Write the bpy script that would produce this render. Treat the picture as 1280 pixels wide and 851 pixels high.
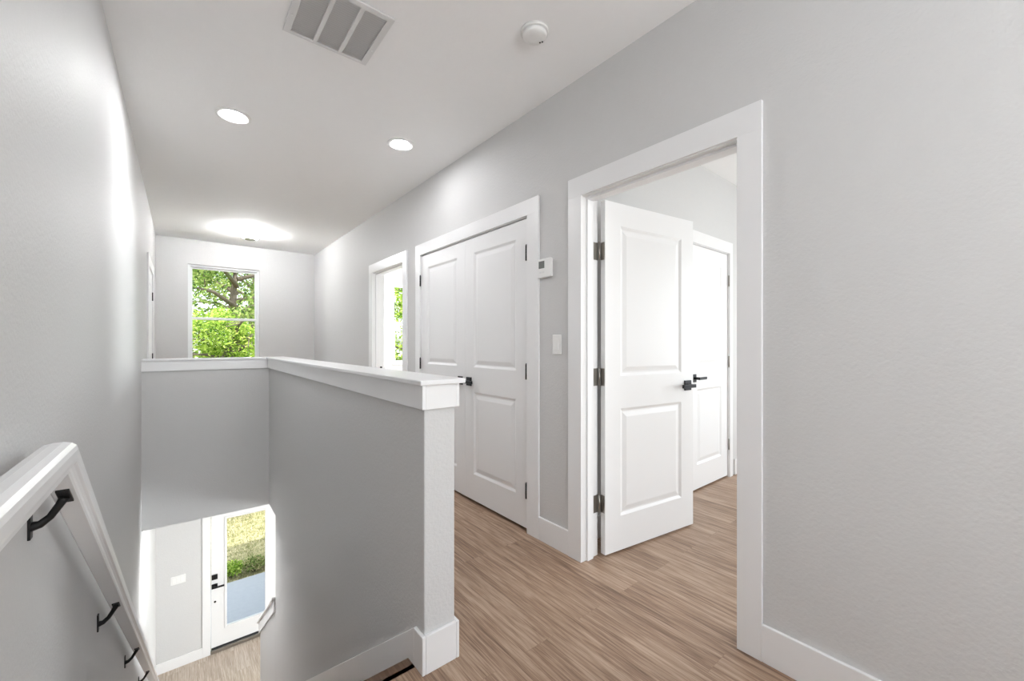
import bpy, bmesh, math, random
from mathutils import Vector, Matrix
random.seed(7)
PI = math.pi
scene = bpy.context.scene
for _o in list(bpy.data.objects):
    bpy.data.objects.remove(_o)
C = scene.collection

# ------------------------------------------------------------------ camera
cam_d = bpy.data.cameras.new('camera')
cam = bpy.data.objects.new('camera', cam_d); C.objects.link(cam)
cam.location = (0, 0, 1.22)
cam.rotation_euler = (PI/2, 0, -math.radians(39.05))
cam_d.sensor_width = 36
cam_d.lens = 36*510/1280
cam_d.shift_y = 4.5/1280
cam_d.clip_start = 0.02
cam_d.clip_end = 800
scene.camera = cam

# ------------------------------------------------------------------ exposure, world, sun
vs = scene.view_settings
vs.view_transform = 'Standard'; vs.look = 'None'; vs.gamma = 1; vs.use_curve_mapping = False
vs.exposure = 1.22
LAMP = 92.0         # radiance of the hall downlights
SKY = 1.0
scene.cycles.max_bounces = 14
scene.cycles.diffuse_bounces = 8
scene.cycles.transparent_max_bounces = 12
scene.cycles.sample_clamp_indirect = 8
scene.cycles.caustics_reflective = False
scene.cycles.caustics_refractive = False

w = bpy.data.worlds.new('world'); scene.world = w; w.use_nodes = True
nt = w.node_tree; nt.nodes.clear()
sky = nt.nodes.new('ShaderNodeTexSky'); sky.sky_type = 'NISHITA'; sky.sun_disc = False
sky.sun_elevation = math.radians(60); sky.sun_rotation = math.radians(180)
sky.air_density = 1.0; sky.dust_density = 2.5
hs = nt.nodes.new('ShaderNodeHueSaturation'); hs.inputs['Saturation'].default_value = 0.45
bgn = nt.nodes.new('ShaderNodeBackground'); bgn.inputs['Strength'].default_value = 0.33*SKY
wo = nt.nodes.new('ShaderNodeOutputWorld')
nt.links.new(sky.outputs[0], hs.inputs['Color']); nt.links.new(hs.outputs[0], bgn.inputs[0]); nt.links.new(bgn.outputs[0], wo.inputs[0])

sd = bpy.data.lights.new('sun', 'SUN'); sd.energy = 2.5; sd.angle = math.radians(0.6); sd.color = (1, .96, .88)
sun = bpy.data.objects.new('sun', sd); C.objects.link(sun); sun.location = (0, -6, 12)
AREA_GAIN = 1.0            # gain of area lights standing in for window light, most of it added fill
def area_light(name, loc, aim, sx, sy, power, col=(.94, .97, 1)):
    a = bpy.data.lights.new(name, 'AREA'); a.shape = 'RECTANGLE'; a.size = sx; a.size_y = sy; a.energy = power*AREA_GAIN; a.color = col
    o = bpy.data.objects.new(name, a); C.objects.link(o); o.location = loc
    o.rotation_euler = Vector(aim).to_track_quat('-Z', 'Z').to_euler(); return o
area_light('fill_landing', (.75, -2.70, 1.5), (-.2, 1, 2.0), 1.5, 1.5, 48)  # added fill from behind the camera, tilted up to lift the ceiling
area_light('daylight_bedroom', (5.42, -.3, 1.5), (-1, 0.1, .12), 1.5, 1.5, 31)
area_light('fill_bedroom_front', (3.4, -2.70, 1.5), (0, 1, .15), 1.5, 1.5, 19)  # added fill facing the open door leaf
area_light('fill_bedroom_far', (5.42, 5.6, 1.5), (-1, 0, .1), 1.2, 1.4, 110)  # added fill to brighten the far bedroom and its doorway
area_light('fill_downstairs', (5.42, 3.5, -1.9), (-1, .1, .1), 2.6, 1.3, 270)  # added fill for the lower floor and stairwell
sun.rotation_euler = Vector((0.08, 0.47, -0.88)).to_track_quat('-Z', 'Y').to_euler()

# ------------------------------------------------------------------ materials
def mat(name, col=(.8, .8, .8), rough=.5, metal=0, bump=None, var=0, emis=None, spec=.5):
    m = bpy.data.materials.new(name); m.use_nodes = True
    t = m.node_tree; b = t.nodes['Principled BSDF']
    b.inputs['Base Color'].default_value = (*col, 1)
    b.inputs['Roughness'].default_value = rough
    b.inputs['Metallic'].default_value = metal
    b.inputs['Specular IOR Level'].default_value = spec
    tc = t.nodes.new('ShaderNodeTexCoord')
    if var:
        n = t.nodes.new('ShaderNodeTexNoise'); n.inputs['Scale'].default_value = 3 if not bump else bump[0]*.3
        t.links.new(tc.outputs['Object'], n.inputs['Vector'])
        r = t.nodes.new('ShaderNodeMapRange'); r.inputs['To Min'].default_value = 1-var; r.inputs['To Max'].default_value = 1+var
        t.links.new(n.outputs['Fac'], r.inputs['Value'])
        v = t.nodes.new('ShaderNodeVectorMath'); v.operation = 'SCALE'; v.inputs[0].default_value = col
        t.links.new(r.outputs[0], v.inputs['Scale']); t.links.new(v.outputs[0], b.inputs['Base Color'])
    if bump:
        n2 = t.nodes.new('ShaderNodeTexNoise'); n2.inputs['Scale'].default_value = bump[0]; n2.inputs['Detail'].default_value = 3
        t.links.new(tc.outputs['Object'], n2.inputs['Vector'])
        bp = t.nodes.new('ShaderNodeBump'); bp.inputs['Strength'].default_value = bump[1]; bp.inputs['Distance'].default_value = bump[2]
        t.links.new(n2.outputs['Fac'], bp.inputs['Height']); t.links.new(bp.outputs[0], b.inputs['Normal'])
    if emis:
        b.inputs['Emission Color'].default_value = (*emis[0], 1); b.inputs['Emission Strength'].default_value = emis[1]
    return m

M = {}
M['wall'] = mat('wall_paint', (.605, .602, .60), .58, spec=.3, bump=(85, .5, .0028), var=.012)
M['ceil'] = mat('ceiling_paint', (.90, .90, .90), .8, bump=(60, .25, .002), var=.01)
M['trim'] = mat('trim_paint', (.80, .80, .805), .32, var=.008)
M['door'] = mat('door_paint', (.79, .79, .795), .36, var=.008)
M['plastic'] = mat('white_plastic', (.8, .8, .79), .35, var=.01)
M['grille'] = mat('vent_enamel', (.72, .72, .72), .45, var=.01)
M['black'] = mat('black_metal', (.012, .012, .013), .38, .3, var=.05)
M['gun'] = mat('gunmetal', (.035, .036, .04), .28, .9, var=.05)
M['nickel'] = mat('satin_nickel', (.36, .34, .31), .35, .95, var=.05)
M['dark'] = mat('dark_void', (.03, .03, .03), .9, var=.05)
M['duct'] = mat('duct_filter', (.85, .85, .85), .9, var=.05)
M['vinyl'] = mat('window_vinyl', (.80, .82, .82), .35, var=.01)
M['screen'] = mat('lcd_screen', (.16, .17, .16), .25, var=.05)
M['lens'] = mat('lamp_lens', (1, 1, 1), .5, emis=((.98, .985, 1), LAMP*.7))
M['lens_stair'] = mat('lamp_lens_stair', (1, 1, 1), .5, emis=((.98, .985, 1), LAMP*1.8))
M['lens_far'] = mat('lamp_lens_far', (1, 1, 1), .5, emis=((.98, .985, 1), LAMP*.95))
M['fill_room'] = mat('fill_lens_room', (1, 1, 1), .5, emis=((.98, .985, 1), LAMP*.6))  # lens of the added bedroom fill lamps
M['lens_down'] = mat('lamp_lens_down', (1, 1, 1), .5, emis=((.98, .985, 1), LAMP*2.4))
M['fill_back'] = mat('fill_lens_landing', (1, 1, 1), .5, emis=((.98, .985, 1), LAMP*.95))  # lens of the added fill lamp behind the landing
M['siding'] = mat('siding', (.62, .62, .60), .8, bump=(20, .3, .004))
M['concrete'] = mat('concrete', (.36, .37, .39), .85, bump=(40, .4, .003), var=.06)
M['road'] = mat('pale_paving', (.62, .61, .58), .9, var=.1)
M['soil'] = mat('soil', (.17, .15, .09), .95, bump=(6, .6, .02), var=.3)
M['bark'] = mat('bark', (.16, .13, .10), .9, bump=(30, .8, .01), var=.3)

def glass_mat():
    m = bpy.data.materials.new('pane_glass'); m.use_nodes = True; t = m.node_tree; t.nodes.clear()
    tr = t.nodes.new('ShaderNodeBsdfTransparent'); tr.inputs[0].default_value = (.95, .97, .96, 1)
    gl = t.nodes.new('ShaderNodeBsdfGlossy'); gl.inputs['Roughness'].default_value = .02
    fr = t.nodes.new('ShaderNodeFresnel'); fr.inputs[0].default_value = 1.08
    mx = t.nodes.new('ShaderNodeMixShader'); o = t.nodes.new('ShaderNodeOutputMaterial')
    t.links.new(fr.outputs[0], mx.inputs[0]); t.links.new(tr.outputs[0], mx.inputs[1]); t.links.new(gl.outputs[0], mx.inputs[2]); t.links.new(mx.outputs[0], o.inputs[0])
    return m
M['glass'] = glass_mat()

def wood_mat(name, c1, c2, c3, rough=.42, plank=True, w_=.152, l_=1.22):
    m = bpy.data.materials.new(name); m.use_nodes = True; t = m.node_tree; b = t.nodes['Principled BSDF']; L = t.links.new
    tc = t.nodes.new('ShaderNodeTexCoord')
    sp = t.nodes.new('ShaderNodeSeparateXYZ'); L(tc.outputs['Object'], sp.inputs[0])
    cb = t.nodes.new('ShaderNodeCombineXYZ'); L(sp.outputs['Y'], cb.inputs['X']); L(sp.outputs['X'], cb.inputs['Y'])
    br = t.nodes.new('ShaderNodeTexBrick'); L(cb.outputs[0], br.inputs['Vector'])
    br.offset = .41; br.offset_frequency = 2; br.squash = 1
    br.inputs['Color1'].default_value = (0, 0, 0, 1); br.inputs['Color2'].default_value = (1, 1, 1, 1); br.inputs['Mortar'].default_value = (.5, .5, .5, 1)
    br.inputs['Scale'].default_value = 1; br.inputs['Mortar Size'].default_value = .0007 if plank else 0
    br.inputs['Mortar Smooth'].default_value = .3; br.inputs['Bias'].default_value = 0
    br.inputs['Brick Width'].default_value = l_; br.inputs['Row Height'].default_value = w_
    # grain: noise stretched along the plank, shifted per plank
    add = t.nodes.new('ShaderNodeVectorMath'); add.operation = 'MULTIPLY_ADD'
    L(br.outputs['Color'], add.inputs[0]); add.inputs[1].default_value = (7.3, 3.1, 5.7); L(cb.outputs[0], add.inputs[2])
    mp = t.nodes.new('ShaderNodeMapping'); mp.inputs['Scale'].default_value = (2.2, 40, 1); L(add.outputs[0], mp.inputs['Vector'])
    n1 = t.nodes.new('ShaderNodeTexNoise'); n1.inputs['Scale'].default_value = 1.6; n1.inputs['Detail'].default_value = 7; n1.inputs['Roughness'].default_value = .62; n1.inputs['Distortion'].default_value = .6
    L(mp.outputs[0], n1.inputs['Vector'])
    mp2 = t.nodes.new('ShaderNodeMapping'); mp2.inputs['Scale'].default_value = (5, 190, 1); L(add.outputs[0], mp2.inputs['Vector'])
    n2 = t.nodes.new('ShaderNodeTexNoise'); n2.inputs['Scale'].default_value = 1.2; n2.inputs['Detail'].default_value = 4; L(mp2.outputs[0], n2.inputs['Vector'])
    s1 = t.nodes.new('ShaderNodeMath'); s1.operation = 'MULTIPLY_ADD'; L(n2.outputs['Fac'], s1.inputs[0]); s1.inputs[1].default_value = .5
    L(n1.outputs['Fac'], s1.inputs[2])
    s2 = t.nodes.new('ShaderNodeMath'); s2.operation = 'MULTIPLY_ADD'; L(br.outputs['Color'], s2.inputs[0]); s2.inputs[1].default_value = .10; L(s1.outputs[0], s2.inputs[2])
    rp = t.nodes.new('ShaderNodeValToRGB'); L(s2.outputs[0], rp.inputs[0])
    e = rp.color_ramp.elements; e[0].position = .50; e[0].color = (*c1, 1); e[1].position = .96; e[1].color = (*c3, 1)
    k = e.new(.76); k.color = (*c2, 1)
    mx = t.nodes.new('ShaderNodeMix'); mx.data_type = 'RGBA'; mx.blend_type = 'MULTIPLY'
    L(br.outputs['Fac'], mx.inputs['Factor']); L(rp.outputs[0], mx.inputs['A']); mx.inputs['B'].default_value = (.75, .7, .66, 1)
    L(mx.outputs['Result'], b.inputs['Base Color'])
    b.inputs['Roughness'].default_value = rough
    bp = t.nodes.new('ShaderNodeBump'); bp.inputs['Strength'].default_value = .15; bp.inputs['Distance'].default_value = .001
    L(s1.outputs[0], bp.inputs['Height']); L(bp.outputs[0], b.inputs['Normal'])
    return m
M['oak'] = wood_mat('oak_planks', (.095, .050, .029), (.285, .182, .120), (.45, .325, .235))
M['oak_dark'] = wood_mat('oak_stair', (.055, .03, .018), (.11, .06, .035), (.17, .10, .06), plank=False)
M['oak_grey'] = wood_mat('greyed_oak_planks', (.27, .21, .155), (.42, .34, .27), (.56, .49, .42))

def leaf_mat(name, c1, c2, c3, transl=.35):
    m = bpy.data.materials.new(name); m.use_nodes = True; t = m.node_tree; t.nodes.clear(); L = t.links.new
    g = t.nodes.new('ShaderNodeNewGeometry')
    rp = t.nodes.new('ShaderNodeValToRGB'); L(g.outputs['Random Per Island'], rp.inputs[0])
    e = rp.color_ramp.elements; e[0].color = (*c1, 1); e[1].color = (*c3, 1); k = e.new(.5); k.color = (*c2, 1)
    d = t.nodes.new('ShaderNodeBsdfDiffuse'); tl = t.nodes.new('ShaderNodeBsdfTranslucent')
    L(rp.outputs[0], d.inputs[0]); L(rp.outputs[0], tl.inputs[0])
    mx = t.nodes.new('ShaderNodeMixShader'); mx.inputs[0].default_value = transl
    o = t.nodes.new('ShaderNodeOutputMaterial'); L(d.outputs[0], mx.inputs[1]); L(tl.outputs[0], mx.inputs[2]); L(mx.outputs[0], o.inputs[0])
    return m
M['leaf'] = leaf_mat('tree_leaf', (.05, .09, .03), (.20, .32, .07), (.52, .60, .22))
M['leaf_y'] = leaf_mat('bright_leaf', (.06, .14, .02), (.33, .50, .07), (.66, .74, .20))
M['leaf_d'] = leaf_mat('shrub_leaf', (.08, .13, .04), (.28, .36, .11), (.62, .50, .30))

def grass_mat():
    m = bpy.data.materials.new('lawn'); m.use_nodes = True; t = m.node_tree; b = t.nodes['Principled BSDF']; L = t.links.new
    tc = t.nodes.new('ShaderNodeTexCoord')
    n = t.nodes.new('ShaderNodeTexNoise'); n.inputs['Scale'].default_value = 9; n.inputs['Detail'].default_value = 8; n.inputs['Roughness'].default_value = .75
    L(tc.outputs['Object'], n.inputs['Vector'])
    rp = t.nodes.new('ShaderNodeValToRGB'); L(n.outputs['Fac'], rp.inputs[0])
    e = rp.color_ramp.elements; e[0].position = .36; e[0].color = (.13, .14, .05, 1); e[1].position = .66; e[1].color = (.60, .52, .33, 1)
    k = e.new(.5); k.color = (.36, .33, .18, 1)
    L(rp.outputs[0], b.inputs['Base Color']); b.inputs['Roughness'].default_value = .95; b.inputs['Specular IOR Level'].default_value = .1
    bp = t.nodes.new('ShaderNodeBump'); bp.inputs['Distance'].default_value = .03; L(n.outputs['Fac'], bp.inputs['Height']); L(bp.outputs[0], b.inputs['Normal'])
    return m
M['lawn'] = grass_mat()
M['blade'] = leaf_mat('grass_blade', (.18, .20, .07), (.46, .42, .23), (.72, .64, .46), .2)

# ------------------------------------------------------------------ mesh helpers
class MB:
    def __init__(s): s.v = []; s.f = []; s.smooth = []
    def poly(s, pts, sm=False):
        i = len(s.v); s.v += [tuple(p) for p in pts]; s.f.append(list(range(i, i+len(pts)))); s.smooth.append(sm)
    def box(s, x0, x1, y0, y1, z0, z1, T=None):
        p = [Vector((x, y, z)) for z in (z0, z1) for y in (y0, y1) for x in (x0, x1)]
        if T: p = [T @ q for q in p]
        i = len(s.v); s.v += [tuple(q) for q in p]
        for f in ((0, 2, 3, 1), (4, 5, 7, 6), (0, 1, 5, 4), (2, 6, 7, 3), (0, 4, 6, 2), (1, 3, 7, 5)):
            s.f.append([i+a for a in f]); s.smooth.append(False)
        return s
    def carve(s, box, holes):
        """box minus holes, only the outer faces"""
        x0, x1, y0, y1, z0, z1 = box
        def cuts(a, b, k): return sorted({a, b} | {h[k+j] for h in holes for j in (0, 1) if a < h[k+j] < b})
        X, Y, Z = cuts(x0, x1, 0), cuts(y0, y1, 2), cuts(z0, z1, 4)
        def full(i, j, k):
            if not (0 <= i < len(X)-1 and 0 <= j < len(Y)-1 and 0 <= k < len(Z)-1): return False
            c = ((X[i]+X[i+1])/2, (Y[j]+Y[j+1])/2, (Z[k]+Z[k+1])/2)
            return not any(h[0] < c[0] < h[1] and h[2] < c[1] < h[3] and h[4] < c[2] < h[5] for h in holes)
        idx = {}
        def vi(i, j, k):
            if (i, j, k) not in idx: idx[(i, j, k)] = len(s.v); s.v.append((X[i], Y[j], Z[k]))
            return idx[(i, j, k)]
        for i in range(len(X)-1):
            for j in range(len(Y)-1):
                for k in range(len(Z)-1):
                    if not full(i, j, k): continue
                    F = []
                    if not full(i-1, j, k): F.append([(i, j, k), (i, j, k+1), (i, j+1, k+1), (i, j+1, k)])
                    if not full(i+1, j, k): F.append([(i+1, j, k), (i+1, j+1, k), (i+1, j+1, k+1), (i+1, j, k+1)])
                    if not full(i, j-1, k): F.append([(i, j, k), (i+1, j, k), (i+1, j, k+1), (i, j, k+1)])
                    if not full(i, j+1, k): F.append([(i, j+1, k), (i, j+1, k+1), (i+1, j+1, k+1), (i+1, j+1, k)])
                    if not full(i, j, k-1): F.append([(i, j, k), (i, j+1, k), (i+1, j+1, k), (i+1, j, k)])
                    if not full(i, j, k+1): F.append([(i, j, k+1), (i+1, j, k+1), (i+1, j+1, k+1), (i, j+1, k+1)])
                    for q in F: s.f.append([vi(*a) for a in q]); s.smooth.append(False)
        return s
    def prism(s, pts, a, b):
        """pts: closed outline of 3D points, extruded from offset a to offset b (vectors)"""
        a, b = Vector(a), Vector(b); n = len(pts); P = [Vector(p) for p in pts]
        i = len(s.v); s.v += [tuple(p+a) for p in P]+[tuple(p+b) for p in P]
        s.f.append([i+k for k in range(n)][::-1]); s.f.append([i+n+k for k in range(n)]); s.smooth += [False, False]
        for k in range(n):
            s.f.append([i+k, i+(k+1) % n, i+n+(k+1) % n, i+n+k]); s.smooth.append(False)
        return s
    def lathe(s, prof, c, n=40, axis='z', T=None):
        """prof: list of (r, h); revolved about axis through c"""
        rings = []
        for r, h in prof:
            ring = []
            for k in range(n):
                a = 2*PI*k/n
                if axis == 'z': p = Vector((c[0]+r*math.cos(a), c[1]+r*math.sin(a), c[2]+h))
                elif axis == 'x': p = Vector((c[0]+h, c[1]+r*math.cos(a), c[2]+r*math.sin(a)))
                else: p = Vector((c[0]+r*math.cos(a), c[1]+h, c[2]+r*math.sin(a)))
                if T: p = T @ p
                ring.append(len(s.v)); s.v.append(tuple(p))
            rings.append(ring)
        for q in range(len(rings)-1):
            for k in range(n):
                s.f.append([rings[q][k], rings[q][(k+1) % n], rings[q+1][(k+1) % n], rings[q+1][k]]); s.smooth.append(True)
        s.f.append(rings[0][::-1]); s.f.append(rings[-1]); s.smooth += [False, False]
        return s
    def tube(s, path, rad, n=8):
        P = [Vector(p) for p in path]; R = rad if isinstance(rad, (list, tuple)) else [rad]*len(P)
        rings = []; up = Vector((0, 0, 1))
        for i, p in enumerate(P):
            d = (P[min(i+1, len(P)-1)]-P[max(i-1, 0)]).normalized()
            u = d.cross(up)
            if u.length < 1e-3: u = d.cross(Vector((1, 0, 0)))
            u.normalize(); v = d.cross(u)
            ring = []
            for k in range(n):
                a = 2*PI*k/n; ring.append(len(s.v)); s.v.append(tuple(p+(u*math.cos(a)+v*math.sin(a))*R[i]))
            rings.append(ring)
        for q in range(len(rings)-1):
            for k in range(n):
                s.f.append([rings[q][k], rings[q][(k+1) % n], rings[q+1][(k+1) % n], rings[q+1][k]]); s.smooth.append(True)
        s.f.append(rings[0][::-1]); s.f.append(rings[-1]); s.smooth += [False, False]
        return s
    def build(s, name, material, parent=None, bevel=0, seg=2, fix=True):
        me = bpy.data.meshes.new(name); me.from_pydata(s.v, [], s.f)
        me.polygons.foreach_set('use_smooth', s.smooth)
        if fix:
            bm = bmesh.new(); bm.from_mesh(me); bmesh.ops.recalc_face_normals(bm, faces=bm.faces); bm.to_mesh(me); bm.free()
        me.materials.append(M[material] if isinstance(material, str) else material)
        o = bpy.data.objects.new(name, me); C.objects.link(o)
        if parent: o.parent = parent; o.matrix_parent_inverse = parent.matrix_basis.inverted()
        if bevel:
            b = o.modifiers.new('edge', 'BEVEL'); b.width = bevel; b.segments = seg; b.limit_method = 'ANGLE'; b.angle_limit = math.radians(40)
        return o

def tag(o, label=None, cat=None, group=None, kind=None):
    if label: o['label'] = label
    if cat: o['category'] = cat
    if group: o['group'] = group
    if kind: o['kind'] = kind
    return o
def empty(name, loc, label, cat, group=None, kind=None):
    o = bpy.data.objects.new(name, None); C.objects.link(o); o.location = loc; o.empty_display_size = .1
    return tag(o, label, cat, group, kind)
def struct(name, mb, m, label, cat, bevel=0):
    return tag(mb.build(name, m, None, bevel), label, cat, None, 'structure')

# ------------------------------------------------------------------ dimensions (metres, camera stands at x=0 y=0)
XL, XR, XR2 = -.27, 1.745, 1.86       # hall: left wall face, right wall face, room side of right wall
YB, YF, XO = 7.43, -2.6, 5.3          # window wall, wall behind the camera, far side of bedrooms
ZC, ZLC, ZL = 2.72, -.42, -3.33       # ceiling, downstairs ceiling, downstairs floor
SI, SO = .70, .83                     # stair side and hall side of the half wall
YP, YH, YH2 = 1.38, 4.816, 4.95       # post end of half wall, far half wall faces
Y0, RISE, RUN = 1.478, .1959, .2584   # first nosing
SL = RISE/RUN
D1a, D1b = .703, 1.524                # bedroom doorway (clear)
CLa, CLb = 1.983, 3.502               # closet doorway
D4a, D4b = 3.885, 4.73                # second bedroom doorway
ZD = 2.05
W1 = (.075, .95, .845, 2.368)
W2 = (3.13, 4.02, .845, 2.368)
FD = (.335, 1.265, ZL, -1.20)

# ------------------------------------------------------------------ room shell
struct('floor', MB().carve((XL, XO, YF, YB, -.03, 0), [(XL-1, SI, Y0-.03, YH2, -1, 1), (SI-.001, SO, YP, YH2, -1, 1), (XL-1, SI, Y0-.03, YH, -1, 1)]),
       'oak', 'warm brown oak plank floor of the upstairs hall and bedrooms', 'floor')
struct('floor_downstairs', MB().box(XL, XO, YF, YB, ZL-.17, ZL), 'oak_grey', 'pale greyish oak plank floor at the foot of the stairs', 'floor')
struct('ceiling', MB().box(XL-.13, XO+.15, YF-.15, YB+.15, ZC, ZC+.25), 'ceil', 'flat white painted ceiling over the hall', 'ceiling')
struct('ceiling_downstairs', MB().carve((XL, XO, YF, YB, ZLC, -.03), [(XL-1, SI, Y0, YH2, -1, 1), (SI-.001, SO, YP, YH2, -1, 1)]),
       'ceil', 'white ceiling of the entry below the landing', 'ceiling')
struct('wall_left', MB().carve((XL-.13, XL, YF, YB, ZL-.17, ZC), [(XL-.06, XL+1, 5.655, 6.545, 0, 2.06)]), 'wall', 'long light grey textured wall on the left of the stairwell', 'wall')
struct('wall_right', MB().carve((XR, XR2, YF, YB, 0, ZC), [(XR-1, XR2+1, D1a-.015, D1b+.015, -1, ZD+.015), (XR-1, XR+.06, CLa-.015, CLb+.015, -1, ZD+.015), (XR-1, XR2+1, D4a-.015, D4b+.015, -1, ZD+.015)]),
       'wall', 'light grey hall wall on the right with three white doorways', 'wall')
struct('wall_back', MB().carve((XL-.13, XO+.15, YB, YB+.15, ZL-.17, ZC), [(W1[0], W1[1], 0, 9, W1[2], W1[3]), (W2[0], W2[1], 0, 9, W2[2], W2[3]), (FD[0], FD[1], 0, 9, FD[2], FD[3])]),
       'wall', 'light grey end wall with the tall window and front door', 'wall')
struct('wall_front', MB().carve((XL-.13, XO+.15, YF-.15, YF, ZL-.17, ZC), [(0, 1.5, -9, 9, .75, 2.25), (2.65, 4.15, -9, 9, .75, 2.25)]), 'wall', 'grey wall behind the landing', 'wall')
WB = (-1.1, .5, .7, 2.3)
struct('wall_outer', MB().carve((XO, XO+.15, YF, YB, ZL-.17, ZC), [(0, 9, WB[0], WB[1], WB[2], WB[3]), (0, 9, 2.2, 4.8, -2.55, -1.25), (0, 9, 5.0, 6.2, .8, 2.2)]), 'wall', 'outer bedroom wall with a window', 'wall')
struct('wall_bedroom', MB().carve((XR2, XO, 1.66, 1.78, 0, ZC), [(3.20, 3.92, 1, 1.72, -1, 2.055)]), 'wall', 'white lit bedroom wall holding the inner panel door', 'wall')
struct('wall_bedroom_far', MB().box(XR2, XO, 3.58, 3.70, 0, ZC), 'wall', 'wall between closet and second bedroom', 'wall')
# stair walls
struct('wall_stair_right', MB().carve((SI, SO, YP, YH2, ZL, 1.068), [(0, 2, 4.45, 9, ZL-1, ZLC)]), 'wall', 'grey half wall along the stairwell ending in a post at the landing', 'half wall', .004)
struct('wall_stair_far', MB().box(XL, SI, YH, YH2, ZLC, 1.068), 'wall', 'grey half wall across the far end of the stairwell', 'half wall', .0)
kn = [(SI, 4.45, ZL), (SI, 5.41, ZL), (SI, 5.41, -2.059+.09), (SI, 4.45, -1.332+.09)]
struct('wall_stair_low', MB().prism(kn, (0, 0, 0), (SO-SI, 0, 0)), 'wall', 'low sloping stair wall near the front door downstairs', 'half wall', .003)

# caps and aprons of the half walls
struct('trim_1', MB().box(SI-.028, SO+.035, YP-.028, YH2+.03, 1.068, 1.087), 'trim', 'white cap board on the half wall beside the hall', 'cap', .004)
struct('trim_2', MB().box(XL, SI-.028, YH-.026, YH2+.03, 1.068, 1.087), 'trim', 'white cap board on the far half wall', 'cap', .004)
struct('trim_3', MB().box(SI-.014, SI, YP-.014, YH-.014, .978, 1.068).box(SO, SO+.014, YP-.014, YH2+.014, .978, 1.068).box(SI, SO, YP-.014, YP, .978, 1.068), 'trim',
       'white apron board under the cap of the hall half wall', 'trim', .0015)
struct('trim_4', MB().box(XL, SI-.014, YH-.014, YH, .978, 1.068).box(XL, SO, YH2, YH2+.014, .978, 1.068), 'trim', 'white apron board under the far half wall cap', 'trim', .0015)
def sloped(x0, x1, y0, y1, zb, h, at):
    """board following the stair slope: underside passes through (at, zb)"""
    z = lambda y: zb-SL*(y-at)
    return [(x0, y0, z(y0)), (x0, y1, z(y1)), (x0, y1, z(y1)+h), (x0, y0, z(y0)+h)], (x1-x0, 0, 0)
mb = MB()
for x0, x1, zb, h in ((SI-.014, SI, -1.332, .115), (SO, SO+.014, -1.332, .115)):
    p, e = sloped(x0, x1, 4.45, 5.424, zb, h, 4.45); mb.prism(p, (0, 0, 0), e)
struct('trim_5', mb, 'trim', 'white sloping apron board on the low stair wall', 'trim', .0015)
p, e = sloped(SI-.03, SO+.03, 4.45, 5.44, -1.332+.115, .024, 4.45)
struct('trim_6', MB().prism(p, (0, 0, 0), e), 'trim', 'white sloping cap board on the low stair wall', 'cap', .003)
# skirt boards on both stair walls
for i, (x0, x1, lab) in enumerate(((SI-.014, SI, 'white skirting board sloping down the stairs along the half wall'), (XL, XL+.014, 'white skirting board sloping down the stairs along the left wall'))):
    ye = 5.41
    out = [(x0, 1.44, 0 if x0 > 0 else -.03), (x0, 1.44, .143), (x0, ye, .143-SL*(ye-1.44)), (x0, ye, .143-SL*(ye-1.44)-.42), (x0, 1.60, -.30), (x0, Y0+.012, -.2), (x0, Y0-.002, -.001)]
    struct('trim_%d' % (7+i), MB().prism(out, (0, 0, 0), (x1-x0, 0, 0)), 'trim', lab, 'trim', .002)

# baseboards
BH, BT = .143, .014
def bb(name, boxes, label):
    m = MB()
    for b in boxes: m.box(*b, 0 if len(b) == 4 else b[4], BH if len(b) == 4 else b[4]+BH) if len(b) == 4 else m.box(*b[:4], b[4], b[4]+BH)
    return struct(name, m, 'trim', label, 'baseboard', .003)
bb('baseboard_right', [(XR-BT, XR, YF, D1a-.09), (XR-BT, XR, D1b+.098, CLa-.11), (XR-BT, XR, CLb+.095, D4a-.09), (XR-BT, XR, D4b+.1, YB)], 'white baseboard along the right hall wall')
bb('baseboard_post', [(SI-BT, SI, YP-BT, 1.44), (SI, SO, YP-BT, YP), (SO, SO+BT, YP-BT, YH2+BT), (XL, SO, YH2, YH2+BT)], 'white baseboard wrapped round the foot of the half wall post')
bb('baseboard_back', [(XL, XR-BT, YB-BT, YB)], 'white baseboard below the hall window')
bb('baseboard_left', [(XL, XL+BT, YF, 1.42), (XL, XL+BT, YH2+BT, 5.55), (XL, XL+BT, 6.65, YB-BT)], 'white baseboard along the left wall')
bb('baseboard_bedroom', [(XR2, 3.10, 1.66-BT, 1.66), (4.02, XO, 1.66-BT, 1.66), (XR2, XR2+BT, YF, D1a-.1), (XO-BT, XO, YF, 1.66-BT)], 'white baseboard of the bedroom')
bb('baseboard_bedroom_far', [(XR2, XO, YB-BT, YB), (XR2, XR2+BT, D4b+.1, YB-BT)], 'white baseboard of the far bedroom')
bb('baseboard_downstairs', [(XL, FD[0]-.095, YB-BT, YB, ZL), (FD[1]+.1, XO, YB-BT, YB, ZL)], 'white baseboard beside the front door')

# ------------------------------------------------------------------ staircase
st = empty('staircase', (.215, Y0, 0), 'oak staircase going down between the left wall and the half wall', 'staircase')
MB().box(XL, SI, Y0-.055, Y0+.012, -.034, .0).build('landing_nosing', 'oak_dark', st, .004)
for i in range(1, 17):
    y = Y0+RUN*(i-1); z = -RISE*i-.035
    MB().box(XL+.014, SI-.014, y, y+.015, z, z+RISE-(.032 if i > 1 else 0)).build('riser', 'trim', st)
    if i < 17: MB().box(XL+.014, SI-.014, y, y+RUN+.025, z-.03, z).build('tread', 'oak_dark' if i < 3 else 'oak', st, .004)

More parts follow.
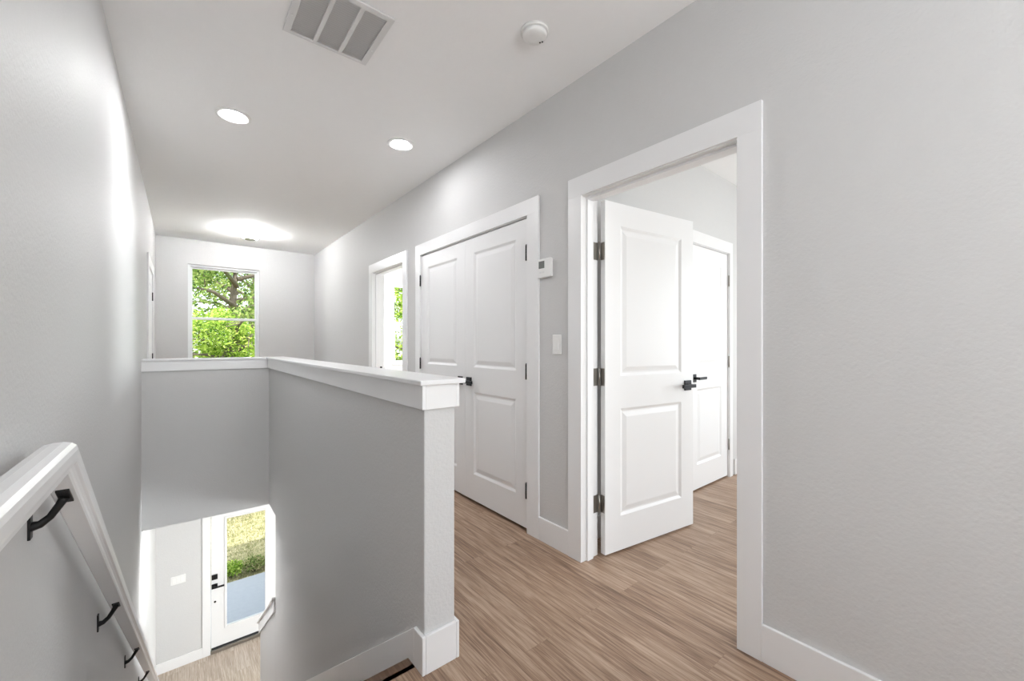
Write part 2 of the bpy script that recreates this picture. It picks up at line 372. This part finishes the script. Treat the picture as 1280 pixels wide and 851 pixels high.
# ------------------------------------------------------------------ doors
def panel_leaf(W, H, T=.035, panels=((.127, .20, .83), (.127, 1.02, 1.90))):
    """two-panel moulded leaf. local: x 0..W, y 0 (front, faces -y)..T, z 0..H"""
    mb = MB()
    u0, u1 = .122, W-.122
    zs = [0]+[z for p in panels for z in p[1:]]+[H]
    for side in (0, 1):
        def P(x, z, d): return (x, d if side == 0 else T-d, z)
        def q(x0, x1, z0, z1, d=0):
            mb.poly([P(x0, z0, d), P(x1, z0, d), P(x1, z1, d), P(x0, z1, d)])
        for k in range(len(zs)-1):
            q(0, u0, zs[k], zs[k+1]); q(u1, W, zs[k], zs[k+1])
            if k % 2 == 0: q(u0, u1, zs[k], zs[k+1])
        for _, z0, z1 in panels:
            prev = (0, 0)
            rings = [(0, 0), (.006, .003), (.016, .0085), (.024, .0085), (.050, .002), (.054, .0015)]
            for (i0, d0), (i1, d1) in zip(rings[:-1], rings[1:]):
                A = [P(u0+i0, z0+i0, d0), P(u1-i0, z0+i0, d0), P(u1-i0, z1-i0, d0), P(u0+i0, z1-i0, d0)]
                B = [P(u0+i1, z0+i1, d1), P(u1-i1, z0+i1, d1), P(u1-i1, z1-i1, d1), P(u0+i1, z1-i1, d1)]
                for a in range(4): mb.poly([A[a], A[(a+1) % 4], B[(a+1) % 4], B[a]])
            i1, d1 = rings[-1]; q(u0+i1, u1-i1, z0+i1, z1-i1, d1)
    for a, b in (((0, 0), (W, 0)), ((W, 0), (W, H)), ((W, H), (0, H)), ((0, H), (0, 0))):
        mb.poly([(a[0], 0, a[1]), (b[0], 0, b[1]), (b[0], T, b[1]), (a[0], T, a[1])])
    # weld
    key = {}; nv = []; mp = []
    for v in mb.v:
        k = tuple(round(c, 5) for c in v)
        if k not in key: key[k] = len(nv); nv.append(v)
        mp.append(key[k])
    mb.v = nv; mb.f = [[mp[i] for i in f] for f in mb.f]
    return mb

def xform(mb, T): mb.v = [tuple(T @ Vector(v)) for v in mb.v]; return mb
def lever(parent, x, z, d, T, T_leaf=.035, both=True, m='gun'):
    """square rosette with a flat lever pointing along local d (+1/-1 in x)"""
    mb = MB()
    for sgn, y0 in ((-1, 0), (1, T_leaf)) if both else ((-1, 0),):
        mb.box(x-.033, x+.033, min(y0, y0+sgn*.009), max(y0, y0+sgn*.009), z-.033, z+.033, T)
        mb.lathe([(.011, y0+sgn*.008), (.011, y0+sgn*.05)], (x, 0, z), 16, 'y', T)
        a, b = sorted((x-d*.012, x+d*.112)); ya, yb = sorted((y0+sgn*.045, y0+sgn*.060))
        mb.box(a, b, ya, yb, z-.011, z+.011, T)
    return mb.build('door_handle', m, parent, .0015)
def hinge_at(parent, x, y, z, T, leaves=True, m='nickel'):
    mb = MB(); mb.lathe([(.0065, -.05), (.0065, .05)], (x, y, z), 14, 'z', T)
    mb.lathe([(.0045, .05), (.0055, .054), (.002, .058)], (x, y, z), 12, 'z', T)
    return mb
def casing(parent, plane, a, b, z, side=1, axis='y', wl=.093, wr=.093, hh=.105, t=.014, zb=0):
    """flat casing round an opening a..b. axis y: wall face at x=plane, board projects -x when side=1"""
    mb = MB(); p0, p1 = sorted((plane, plane-side*t))
    for c0, c1, z0, z1 in ((a-wl, a+.0, zb, z), (b-.0, b+wr, zb, z), (a-wl, b+wr, z, z+hh)):
        if axis == 'y': mb.box(p0, p1, c0, c1, z0, z1)
        else: mb.box(c0, c1, p0, p1, z0, z1)
    return mb.build('door_casing', 'trim', parent, .001)
def jamb(parent, p0, p1, a, b, z, axis='y', stop=None, t=.015, zb=0):
    mb = MB()
    def bx(c0, c1, q0, q1, z0, z1):
        if axis == 'y': mb.box(q0, q1, c0, c1, z0, z1)
        else: mb.box(c0, c1, q0, q1, z0, z1)
    bx(a-t, a+.005, p0, p1, zb, z-.005+.02); bx(b-.005, b+t, p0, p1, zb, z-.005+.02); bx(a-t, b+t, p0, p1, z-.005, z+.015)
    if stop:
        s0, s1 = stop
        bx(a+.005, a+.017, s0, s1, zb, z-.017); bx(b-.017, b-.005, s0, s1, zb, z-.017); bx(a+.005, b-.005, s0, s1, z-.017, z-.005)
    return mb.build('door_jamb', 'trim', parent, .0015)

# door 1: open bedroom door
d = empty('door_1', (XR, (D1a+D1b)/2, 0), 'white two panel door standing open into the bright bedroom, in a wide white casing', 'door', None, 'structure')
casing(d, XR, D1a, D1b, ZD, 1, wl=.090, wr=.098, hh=.110)
casing(d, XR2, D1a, D1b, ZD, -1)
jamb(d, XR-.001, XR2+.001, D1a-.004, D1b+.004, ZD, stop=(XR+.028, XR2-.037))
ang = math.radians(-8.0)
PX, PY = 1.873, 1.512
TL = Matrix.Translation((PX+.010, PY-.036, .012)) @ Matrix.Rotation(ang, 4, 'Z')
lf = xform(panel_leaf(.80, 2.032), TL).build('door_leaf', 'door', d)
lever(lf, .80-.062, .935, -1, TL)
for z in (1.755, 1.03, .30):
    mb = MB().lathe([(.0065, -.05), (.0065, .05)], (PX+.002, PY, z), 14).lathe([(.0045, .05), (.0055, .054), (.002, .058)], (PX+.002, PY, z), 12)
    mb.box(1.826, PX, D1b-.0035, D1b-.0005, z-.05, z+.05)
    TT = Matrix.Translation((PX+.010, PY-.036, 0)) @ Matrix.Rotation(ang, 4, 'Z')
    mb.box(-.0022, .0, .004, .033, z-.05, z+.05, TT)
    mb.build('hinge', 'nickel', lf)
MB().box(XR2-.036, XR2-.006, D1a+.0005, D1a+.003, .90, .96).build('strike_plate', 'nickel', d)

# door 2: closed door on the bedroom wall
d = empty('door_2', (3.56, 1.66, 0), 'closed white two panel door inside the bedroom, partly behind the open door', 'door', None, 'structure')
casing(d, 1.66, 3.212, 3.912, ZD, 1, axis='x', wl=.09, wr=.06, hh=.10)
jamb(d, 1.66, 1.719, 3.209, 3.915, ZD, axis='x')
TL = Matrix.Translation((3.217, 1.668, .014))
lf = xform(panel_leaf(.690, 2.027), TL).build('door_leaf', 'door', d)
lever(lf, .062, .925, 1, TL, both=False)
for z in (1.80, 1.06, .30):
    MB().lathe([(.0065, -.05), (.0065, .05)], (3.912, 1.656, z), 14).build('hinge', 'nickel', lf)

# door 3: double closet doors
d = empty('door_3', (XR, (CLa+CLb)/2, 0), 'pair of closed white two panel closet doors beside the thermostat', 'double door', None, 'structure')
casing(d, XR, CLa, CLb, ZD, 1, wl=.108, wr=.092, hh=.100)
jamb(d, XR, XR+.058, CLa-.003, CLb+.003, ZD)
Wl = (CLb-CLa-.012)/2
Rz = Matrix.Rotation(PI/2, 4, 'Z')           # local +x runs +y; local -y faces ... hall after mirror
def hall_T(y0): return Matrix(((0, 1, 0, XR+.001), (1, 0, 0, y0), (0, 0, 1, .022), (0, 0, 0, 1)))   # x->+y, y->+x
for k, (ya, hd, hy) in enumerate(((CLa+.005, Wl-.062, -1), (CLa+.007+Wl, .062, 1))):
    T = hall_T(ya)
    lf = xform(panel_leaf(Wl, 2.014), T).build('door_leaf', 'door', d)
    lever(lf, hd, .908, hy, T, both=False)
    yh = CLa+.007 if k == 0 else CLb-.007
    for z in (1.808, 1.04, .27):
        MB().lathe([(.0065, -.049), (.0065, .049)], (XR-.012, yh, z), 14).lathe([(.0045, .049), (.005, .053), (.002, .057)], (XR-.012, yh, z), 12).build('hinge', 'gun', lf)
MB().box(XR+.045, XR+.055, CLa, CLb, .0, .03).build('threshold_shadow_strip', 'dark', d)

# door 4: doorway to the far bedroom, leaf swung inside
d = empty('door_4', (XR, (D4a+D4b)/2, 0), 'open white cased doorway at the far end of the right wall', 'doorway', None, 'structure')
casing(d, XR, D4a, D4b, ZD, 1, wl=.095, wr=.105, hh=.10)
casing(d, XR2, D4a, D4b, ZD, -1)
jamb(d, XR-.001, XR2+.001, D4a-.004, D4b+.004, ZD, stop=(XR+.028, XR2-.037))
MB().box(XR2-.034, XR2-.008, D4b-.0035, D4b-.0005, .925, .955).build('strike_plate', 'black', d)
TL = Matrix.Translation((XR2+.012, D4a-.03, .012)) @ Matrix.Rotation(math.radians(-6), 4, 'Z')
lf = xform(panel_leaf(.81, 2.03), TL).build('door_leaf', 'door', d)
lever(lf, .745, .935, -1, TL)

# door 5: closed door on the left wall beyond the stairwell
d = empty('door_5', (XL, 6.1, 0), 'closed white door seen edge on at the far end of the left wall', 'door', None, 'structure')
casing(d, XL, 5.66, 6.54, ZD, -1, wl=.10, wr=.10)
jamb(d, XL-.058, XL, 5.657, 6.543, ZD)
T = Matrix(((0, -1, 0, XL-.001), (1, 0, 0, 5.666), (0, 0, 1, .014), (0, 0, 0, 1)))
lf = xform(panel_leaf(.868, 2.025), T).build('door_leaf', 'door', d)
lever(lf, .062, .935, 1, T, both=False)
for z in (1.79, 1.06, .30):
    MB().lathe([(.0065, -.05), (.0065, .05)], (XL+.004, 6.537, z), 14).build('hinge', 'gun', lf)

# door 6: front door downstairs
d = empty('door_6', (.8, YB, ZL), 'white front door downstairs with a tall clear glass pane', 'front door', None, 'structure')
fz0, fz1 = ZL+.075, -1.215
casing(d, YB, FD[0], FD[1], FD[3], 1, axis='x', wl=.095, wr=.095, hh=.1, zb=ZL)
jamb(d, YB, YB+.149, FD[0]-.001, FD[1]+.001, FD[3], axis='x', zb=ZL, t=.004)
lx0, lx1, gy = .345, 1.255, YB+.012
gx0, gx1, gz0, gz1 = .528, 1.034, -2.998, fz1-.17
lf = MB().carve((lx0, lx1, gy, gy+.044, fz0, fz1), [(gx0, gx1, 0, 9, gz0, gz1)]).build('door_leaf', 'door', d, .002)
MB().carve((gx0-.022, gx1+.022, gy-.010, gy+.002, gz0-.022, gz1+.022), [(gx0+.006, gx1-.006, 0, 9, gz0+.006, gz1-.006)]).build('glass_frame', 'trim', lf, .003)
MB().box(gx0-.001, gx1+.001, gy+.018, gy+.026, gz0-.001, gz1+.001).build('glass_pane', 'glass', lf)
mb = MB().box(.350, .420, gy-.026, gy, -2.247, -2.177); mb.box(.372, .398, gy-.032, gy-.026, -2.228, -2.198)
mb.build('deadbolt', 'black', lf, .003)
mb = MB().box(.350, .420, gy-.012, gy, -2.387, -2.317); mb.lathe([(.011, -.05), (.011, 0)], (.386, gy, -2.352), 14, 'y'); mb.box(.374, .50, gy-.062, gy-.046, -2.364, -2.340)
mb.build('door_handle', 'black', lf, .002)
MB().lathe([(.014, -.008), (.014, 0)], (.390, gy, -2.583), 18, 'y').build('door_stop_button', 'black', lf)
MB().box(FD[0], FD[1], YB-.02, YB+.149, ZL, ZL+.05).build('threshold', 'nickel', d, .006)
MB().box(lx0+.01, lx1-.01, gy, gy+.03, ZL+.05, fz0).build('door_sweep', 'dark', d)

# ------------------------------------------------------------------ windows
def window(n, W, lab, x_wall=None):
    x0, x1, z0, z1 = W
    e = empty('window_%d' % n, ((x0+x1)/2, YB, z0), lab, 'window', None, 'structure')
    yf = YB+.035; zm = (z0+z1)/2+.0-.015
    fr = MB().carve((x0, x1, yf, yf+.08, z0, z1), [(x0+.028, x1-.028, 0, 99, z0+.028, z1-.028)]).build('window_frame', 'vinyl', e, .002)
    a, b = x0+.028, x1-.028
    MB().carve((a, b, yf+.045, yf+.07, zm-.015, z1-.028), [(a+.025, b-.025, 0, 99, zm+.02, z1-.053)]).build('upper_sash', 'vinyl', e, .002)
    MB().carve((a, b, yf+.012, yf+.042, z0+.028, zm+.022), [(a+.025, b-.025, 0, 99, z0+.06, zm-.015)]).build('lower_sash', 'vinyl', e, .002)
    MB().box(a+.02, b-.02, yf+.055, yf+.060, zm+.01, z1-.045).box(a+.02, b-.02, yf+.025, yf+.030, z0+.05, zm-.01).build('window_pane', 'glass', e)
    MB().box(x0-.02, x1+.02, YB-.025, yf, z0-.02, z0).build('window_sill', 'trim', e, .003)
window(1, W1, 'tall white framed sash window at the end of the hall, trees behind it')
window(2, W2, 'white sash window seen as a green strip through the far doorway')
e = empty('window_3', (XO, -.3, .7), 'bedroom window hidden to the right of the open door', 'window', None, 'structure')
MB().carve((XO+.05, XO+.11, WB[0], WB[1], WB[2], WB[3]), [(0, 9, WB[0]+.05, WB[1]-.05, WB[2]+.05, (WB[2]+WB[3])/2-.02), (0, 9, WB[0]+.05, WB[1]-.05, (WB[2]+WB[3])/2+.02, WB[3]-.05)]).build('window_frame', 'vinyl', e, .002)
MB().box(XO+.078, XO+.084, WB[0]+.03, WB[1]-.03, WB[2]+.03, WB[3]-.03).build('window_pane', 'glass', e)

def added_window(n, lab, x0, x1, z0, z1, wall):  # unseen windows added as openings for the fill lights
    e = empty('window_%d' % n, (0, 0, 0), lab, 'window', None, 'structure'); zm = (z0+z1)/2
    if wall == 'front':
        MB().carve((x0, x1, YF-.09, YF-.03, z0, z1), [(x0+.04, x1-.04, -9, 9, z0+.04, zm-.02), (x0+.04, x1-.04, -9, 9, zm+.02, z1-.04)]).build('window_frame', 'vinyl', e, .002)
        MB().box(x0+.03, x1-.03, YF-.065, YF-.06, z0+.03, z1-.03).build('window_pane', 'glass', e)
    else:
        MB().carve((XO+.03, XO+.09, x0, x1, z0, z1), [(0, 9, x0+.04, x1-.04, z0+.04, zm-.02), (0, 9, x0+.04, x1-.04, zm+.02, z1-.04)]).build('window_frame', 'vinyl', e, .002)
        MB().box(XO+.06, XO+.065, x0+.03, x1-.03, z0+.03, z1-.03).build('window_pane', 'glass', e)
added_window(4, 'added unseen window behind the landing', 0, 1.5, .75, 2.25, 'front')
added_window(5, 'added unseen front window of the near bedroom', 2.65, 4.15, .75, 2.25, 'front')
added_window(6, 'added unseen side window of the far bedroom', 5.0, 6.2, .8, 2.2, 'side')
added_window(7, 'added unseen wide window of the downstairs room', 2.2, 4.8, -2.55, -1.25, 'side')

# ------------------------------------------------------------------ handrail
hr = empty('stair_handrail', (XL, Y0, .9), 'white moulded wooden handrail on black brackets running down the left wall', 'handrail')
prof = [(-.232, 0), (-.195, 0), (-.192, .004), (-.192, .016), (-.188, .021), (-.183, .024), (-.181, .032), (-.181, .050), (-.184, .059), (-.192, .065), (-.205, .068),
        (-.222, .068), (-.235, .065), (-.243, .059), (-.246, .050), (-.246, .032), (-.244, .024), (-.239, .021), (-.235, .016), (-.235, .004)]
zlev = .932
ca = math.atan(SL)
zu = lambda y: .845-SL*(y-1.44)              # underside of the sloping rail
yc = 1.44+(.845-zlev)/SL
yend = 5.75
mb = MB(); rings = []
for st_ in range(4):
    ring = []
    for x, h in prof:
        if st_ == 0: p = (x, .05, zlev+h)
        elif st_ == 1: p = (x, yc+h*math.tan(ca/2), zlev+h)
        elif st_ == 2: p = (x, yend+h*math.sin(ca), zu(yend)+h*math.cos(ca))
        else: continue
        ring.append(len(mb.v)); mb.v.append(p)
    if ring: rings.append(ring)
n = len(prof)
for q in range(len(rings)-1):
    for k in range(n): mb.f.append([rings[q][k], rings[q][(k+1) % n], rings[q+1][(k+1) % n], rings[q+1][k]]); mb.smooth.append(False)
mb.f += [rings[0][::-1], rings[-1]]; mb.smooth += [False, False]
mb.build('rail', 'trim', hr)
for y in (1.415, 2.40, 3.45, 4.50, 5.50):
    zt = zu(y); zw = zt-.055
    m1 = MB()
    m1.box(XL, XL+.005, y-.011, y+.011, zw-.034, zw+.034)
    m1.tube([(XL+.003, y, zw-.006), (XL+.018, y, zw-.004), (XL+.034, y, zw+.010), (-.221, y, zt-.020), (-.2135, y, zt-.006)], [.0115, .009, .008, .0085, .010], 10)
    m1.prism([(-.225, y-.026, zu(y-.026)), (-.202, y-.026, zu(y-.026)), (-.202, y+.026, zu(y+.026)), (-.225, y+.026, zu(y+.026))], (0, 0, -.006), (0, 0, .0))
    br = m1.build('bracket', 'black', hr, .001)

# ------------------------------------------------------------------ wall fittings
t = empty('thermostat', (XR, 1.812, 1.685), 'white wall thermostat with a small grey screen beside the closet casing', 'thermostat')
MB().box(XR-.005, XR, 1.757, 1.870, 1.632, 1.738).build('back_plate', 'plastic', t, .002)
MB().box(XR-.026, XR-.005, 1.754, 1.871, 1.628, 1.742).build('body', 'plastic', t, .004)
MB().box(XR-.0275, XR-.026, 1.806, 1.855, 1.684, 1.728).build('screen', 'screen', t)
MB().box(XR-.0285, XR-.026, 1.805, 1.822, 1.655, 1.664).box(XR-.0285, XR-.026, 1.832, 1.849, 1.655, 1.664).build('button', 'grille', t, .001)

def rocker(name, loc, lab, cat='light switch'):
    return empty(name, loc, lab, cat)
t = rocker('light_switch', (XR, 1.721, 1.218), 'single white rocker light switch between closet and bedroom door')
MB().box(XR-.006, XR, 1.684, 1.758, 1.160, 1.276).build('wall_plate', 'plastic', t, .003)
MB().prism([(XR-.006, 1.705, 1.186), (XR-.007, 1.705, 1.252), (XR-.014, 1.705, 1.186)], (0, 0, 0), (0, .032, 0)).build('rocker', 'plastic', t, .001)
t = rocker('light_switch', (-.03, YB, -2.10), 'wide white three rocker switch plate beside the front door')
MB().box(-.115, .052, YB-.006, YB, -2.158, -2.042).build('wall_plate', 'plastic', t, .003)
for k in range(3):
    x = -.031+(k-1)*.046
    MB().prism([(x-.016, YB-.006, -2.134), (x-.016, YB-.007, -2.066), (x-.016, YB-.013, -2.134)], (0, 0, 0), (.032, 0, 0)).build('rocker', 'plastic', t, .001)

# ------------------------------------------------------------------ ceiling fittings
t = empty('ceiling_vent', (.57, 1.993, ZC), 'square white return air vent with three louvred columns on the ceiling', 'air vent')
vx0, vx1, vy0, vy1 = .375, .768, 1.798, 2.192
zf = ZC-.010
MB().box(vx0+.03, vx1-.03, vy0+.03, vy1-.03, ZC-.002, ZC-.0).build('backing', 'duct', t)
cw = (vx1-vx0-.06-.04)/3
holes = [(vx0+.03+k*(cw+.02), vx0+.03+k*(cw+.02)+cw, vy0+.03, vy1-.018, 0, 9) for k in range(3)]
MB().carve((vx0, vx1, vy0, vy1, zf, ZC-.002), holes).build('frame', 'grille', t, .002)
for h in holes:
    mb = MB(); nn = 26
    for i in range(nn):
        y = h[2]+(i+.5)*(h[3]-h[2])/nn
        mb.prism([(h[0], y-.005, ZC-.0095), (h[0], y-.0035, ZC-.0095), (h[0], y+.005, ZC-.003), (h[0], y+.0035, ZC-.003)], (0, 0, 0), (h[1]-h[0], 0, 0))
    mb.build('louvre_panel', 'grille', t)
for x, y in ((vx0+.015, 2.06), (vx1-.015, 2.06)): MB().lathe([(.004, -.002), (.004, 0)], (x, y, zf), 10).build('screw', 'duct', t)

def smoke(loc, lab, r=.068):
    t = empty('smoke_detector', (loc[0], loc[1], ZC), lab, 'smoke detector')
    MB().lathe([(r, 0), (r, -.008), (r*.96, -.012)], (loc[0], loc[1], ZC), 48).build('base', 'plastic', t)
    b = MB().lathe([(r*.80, -.010), (r*.80, -.012), (r*.86, -.014), (r*.84, -.024), (r*.78, -.030), (r*.4, -.032)], (loc[0], loc[1], ZC), 48).build('housing', 'plastic', t)
    mb = MB()
    for a, rr in ((.15, .60), (-.1, .68)): mb.lathe([(.0045, -.0325), (.0045, -.029)], (loc[0]+r*rr*math.cos(a), loc[1]+r*rr*math.sin(a), ZC), 10)
    mb.build('indicator', 'dark', t)
    return t
smoke((1.318, 1.452), 'round white smoke detector on the ceiling nearest the right wall')

def downlight(x, y, z, lens, lab, group=None, r=.100):
    t = empty('ceiling_light', (x, y, z), lab, 'recessed ceiling light', group)
    MB().lathe([(r, 0), (r, -.004), (r*.95, -.009), (r*.88, -.010), (r*.64, -.003), (r*.63, 0)], (x, y, z), 48).build('trim_ring', 'plastic', t)
    MB().lathe([(r*.62, -.0005), (r*.62, -.003)], (x, y, z), 40).build('lens', lens, t)
    return t
downlight(.268, 3.232, ZC, 'lens_stair', 'lit recessed ceiling light nearer the left wall')
downlight(1.282, 2.905, ZC, 'lens', 'lit recessed ceiling light nearer the right wall')
t = empty('ceiling_light', (.715, 6.42, ZC), 'small glowing round flush mounted ceiling lamp near the far window', 'ceiling lamp')
MB().lathe([(.07, 0), (.07, -.012)], (.715, 6.42, ZC), 36).build('base', 'plastic', t)
MB().lathe([(.092, -.012), (.098, -.02), (.098, -.08), (.088, -.092), (.06, -.096)], (.715, 6.42, ZC), 40).build('glass_drum', 'lens_far', t)
MB().lathe([(.066, -.096), (.066, -.108), (.055, -.114)], (.715, 6.42, ZC), 36).build('end_cap', 'nickel', t)
downlight(.35, -.8, ZC, 'fill_back', 'added unseen recessed ceiling light behind the landing')  # unseen lamp added to lift the left wall
downlight(3.3, .1, ZC, 'fill_room', 'added unseen recessed light on the near bedroom ceiling beside the panel door wall')  # unseen lamp added as near bedroom fill
downlight(3.4, 5.5, ZC, 'fill_room', 'added unseen recessed ceiling light in the far bedroom')  # unseen lamp added to fill the far bedroom
downlight(.18, 5.15, ZLC, 'lens_down', 'recessed ceiling light downstairs at the foot of the stairs')
downlight(1.9, 4.2, ZLC, 'lens_down', 'added unseen recessed ceiling light in the room beside the stairs downstairs')  # unseen lamp added to brighten the lower room

# ------------------------------------------------------------------ outside
ZG = -3.5
struct('ground', MB().box(-60, 60, YB+.15, 60, ZG-.2, ZG), 'lawn', 'dry sunlit lawn in front of the porch', 'lawn')
struct('ground_far', MB().box(-300, 300, 60, 500, ZG-.2, ZG-.01), 'road', 'pale open ground beyond the trees', 'ground')
struct('floor_porch', MB().box(-1.2, 3.2, YB+.15, 9.62, ZG, ZG+.09), 'concrete', 'smooth shaded concrete porch slab outside the front door', 'porch', .01)
struct('roof', MB().box(XL-.5, XO+.5, YF-.5, YB+.45, ZC+.25, ZC+.6), 'siding', 'flat roof edge of the house', 'roof')
mb = MB()
for i in range(15000):
    y = 9.64+random.random()**1.3*6; x = random.uniform(.2, 3.2); h = random.uniform(.02, .055); a = random.uniform(0, 2*PI); ww = .004+.002*(y-9)
    dx, dy = math.cos(a)*ww, math.sin(a)*ww; lx, ly = random.uniform(-.03, .03), random.uniform(-.03, .03)
    mb.poly([(x-dx, y-dy, ZG), (x+dx, y+dy, ZG), (x+lx, y+ly, ZG+h)])
tag(mb.build('grass', 'blade', fix=False), 'patchy dry grass blades beyond the porch slab', 'grass', None, 'stuff')

def leaves(mb, c, r, n, s, flat=.8):
    for _ in range(n):
        d = Vector((random.gauss(0, 1), random.gauss(0, 1), random.gauss(0, 1))).normalized()*r*random.random()**.45
        p = Vector(c)+Vector((d.x, d.y, d.z*flat))
        a = Vector((random.gauss(0, 1), random.gauss(0, 1), random.gauss(0, .7))).normalized()
        b = a.cross(Vector((random.gauss(0, 1), random.gauss(0, 1), random.gauss(0, 1)))).normalized()
        L = s*random.uniform(.6, 1.3); q = L*.42
        mb.poly([p-a*L*.5, p-b*q*.5, p+a*L*.5, p+b*q*.5])
def tree(loc, H, spread, leafm, label, nb=16, nl=170, s=.13, z0=.25, rc=.75, seed=1, off=0):
    random.seed(seed)
    x, y, z = loc
    t = empty('garden_tree', loc, label, 'tree')
    tr = MB(); brn = MB(); fo = MB()
    tr.tube([(x, y, z), (x+.15+off*.3, y, z+H*.3), (x-.1+off*.6, y+.1, z+H*.6), (x+.1+off, y, z+H*.9)], [H*.03, H*.024, H*.016, H*.006], 10)
    for i in range(nb):
        f = z0+(1-z0)*i/nb; a = i*2.4+random.uniform(-.4, .4)
        b0 = Vector((x+.05+off*f, y, z+H*f*.9)); L = spread*random.uniform(.55, 1)*(1.1-.45*f)
        m_ = b0+Vector((math.cos(a)*L*.5, math.sin(a)*L*.5, L*random.uniform(.1, .35)))
        e_ = b0+Vector((math.cos(a)*L, math.sin(a)*L, L*random.uniform(.1, .5)))
        brn.tube([b0, m_, e_], [H*.009, H*.006, H*.002], 6)
        for k in range(3):
            p = m_.lerp(e_, k/2.)+Vector((random.uniform(-.6, .6), random.uniform(-.6, .6), random.uniform(-.5, .5)))
            brn.tube([m_.lerp(e_, k/3.), p], [H*.003, H*.001], 5)
            leaves(fo, p, rc*random.uniform(.7, 1.2), nl, s)
    tr.build('trunk', 'bark', t); brn.build('branches', 'bark', t); fo.build('foliage', leafm, t, fix=False)
tree((1.5, 17.5, ZG), 9.5, 3.2, 'leaf', 'open airy tree filling the upper half of the hall window', 22, 190, .15, .35, .7, 3)
tree((.15, 12.9, ZG), 5.8, 1.5, 'leaf_y', 'bright yellow green tree low in the hall window', 26, 230, .10, .5, .42, 5, .9)
tree((7.0, 14.5, ZG), 8.0, 2.4, 'leaf_y', 'green tree seen as a strip through the far doorway window', 20, 190, .14, .3, .7, 11)
tree((3.2, 27, ZG), 11.0, 4.5, 'leaf', 'tall pale tree standing farther back behind the others', 20, 170, .22, .3, 1.0, 14)
random.seed(21)
for k, (x, y, h, lab) in enumerate(((.78, 9.98, .34, 'low yellow green shrub at the porch edge, left in the door glass'), (1.17, 9.95, .34, 'low green shrub at the porch edge, middle of the door glass'),
                                    (1.55, 10.0, .28, 'small sparse shrub at the porch edge, right in the door glass'))):
    t = empty('porch_shrub', (x, y, ZG), lab, 'shrub', 'shrubs along the porch edge')
    sm, fm = MB(), MB()
    for q in range(9):
        a = q*.7; px, py = x+math.cos(a)*.11, y+math.sin(a)*.11
        sm.tube([(x+math.cos(a)*.02, y+math.sin(a)*.02, ZG), (px, py, ZG+h*.6)], [.006, .003], 5)
        leaves(fm, (px, py, ZG+h*.55), .15, 150, .05, .75)
    sm.build('stems', 'bark', t); fm.build('foliage', 'leaf_y' if k == 0 else 'leaf_d', t, fix=False)
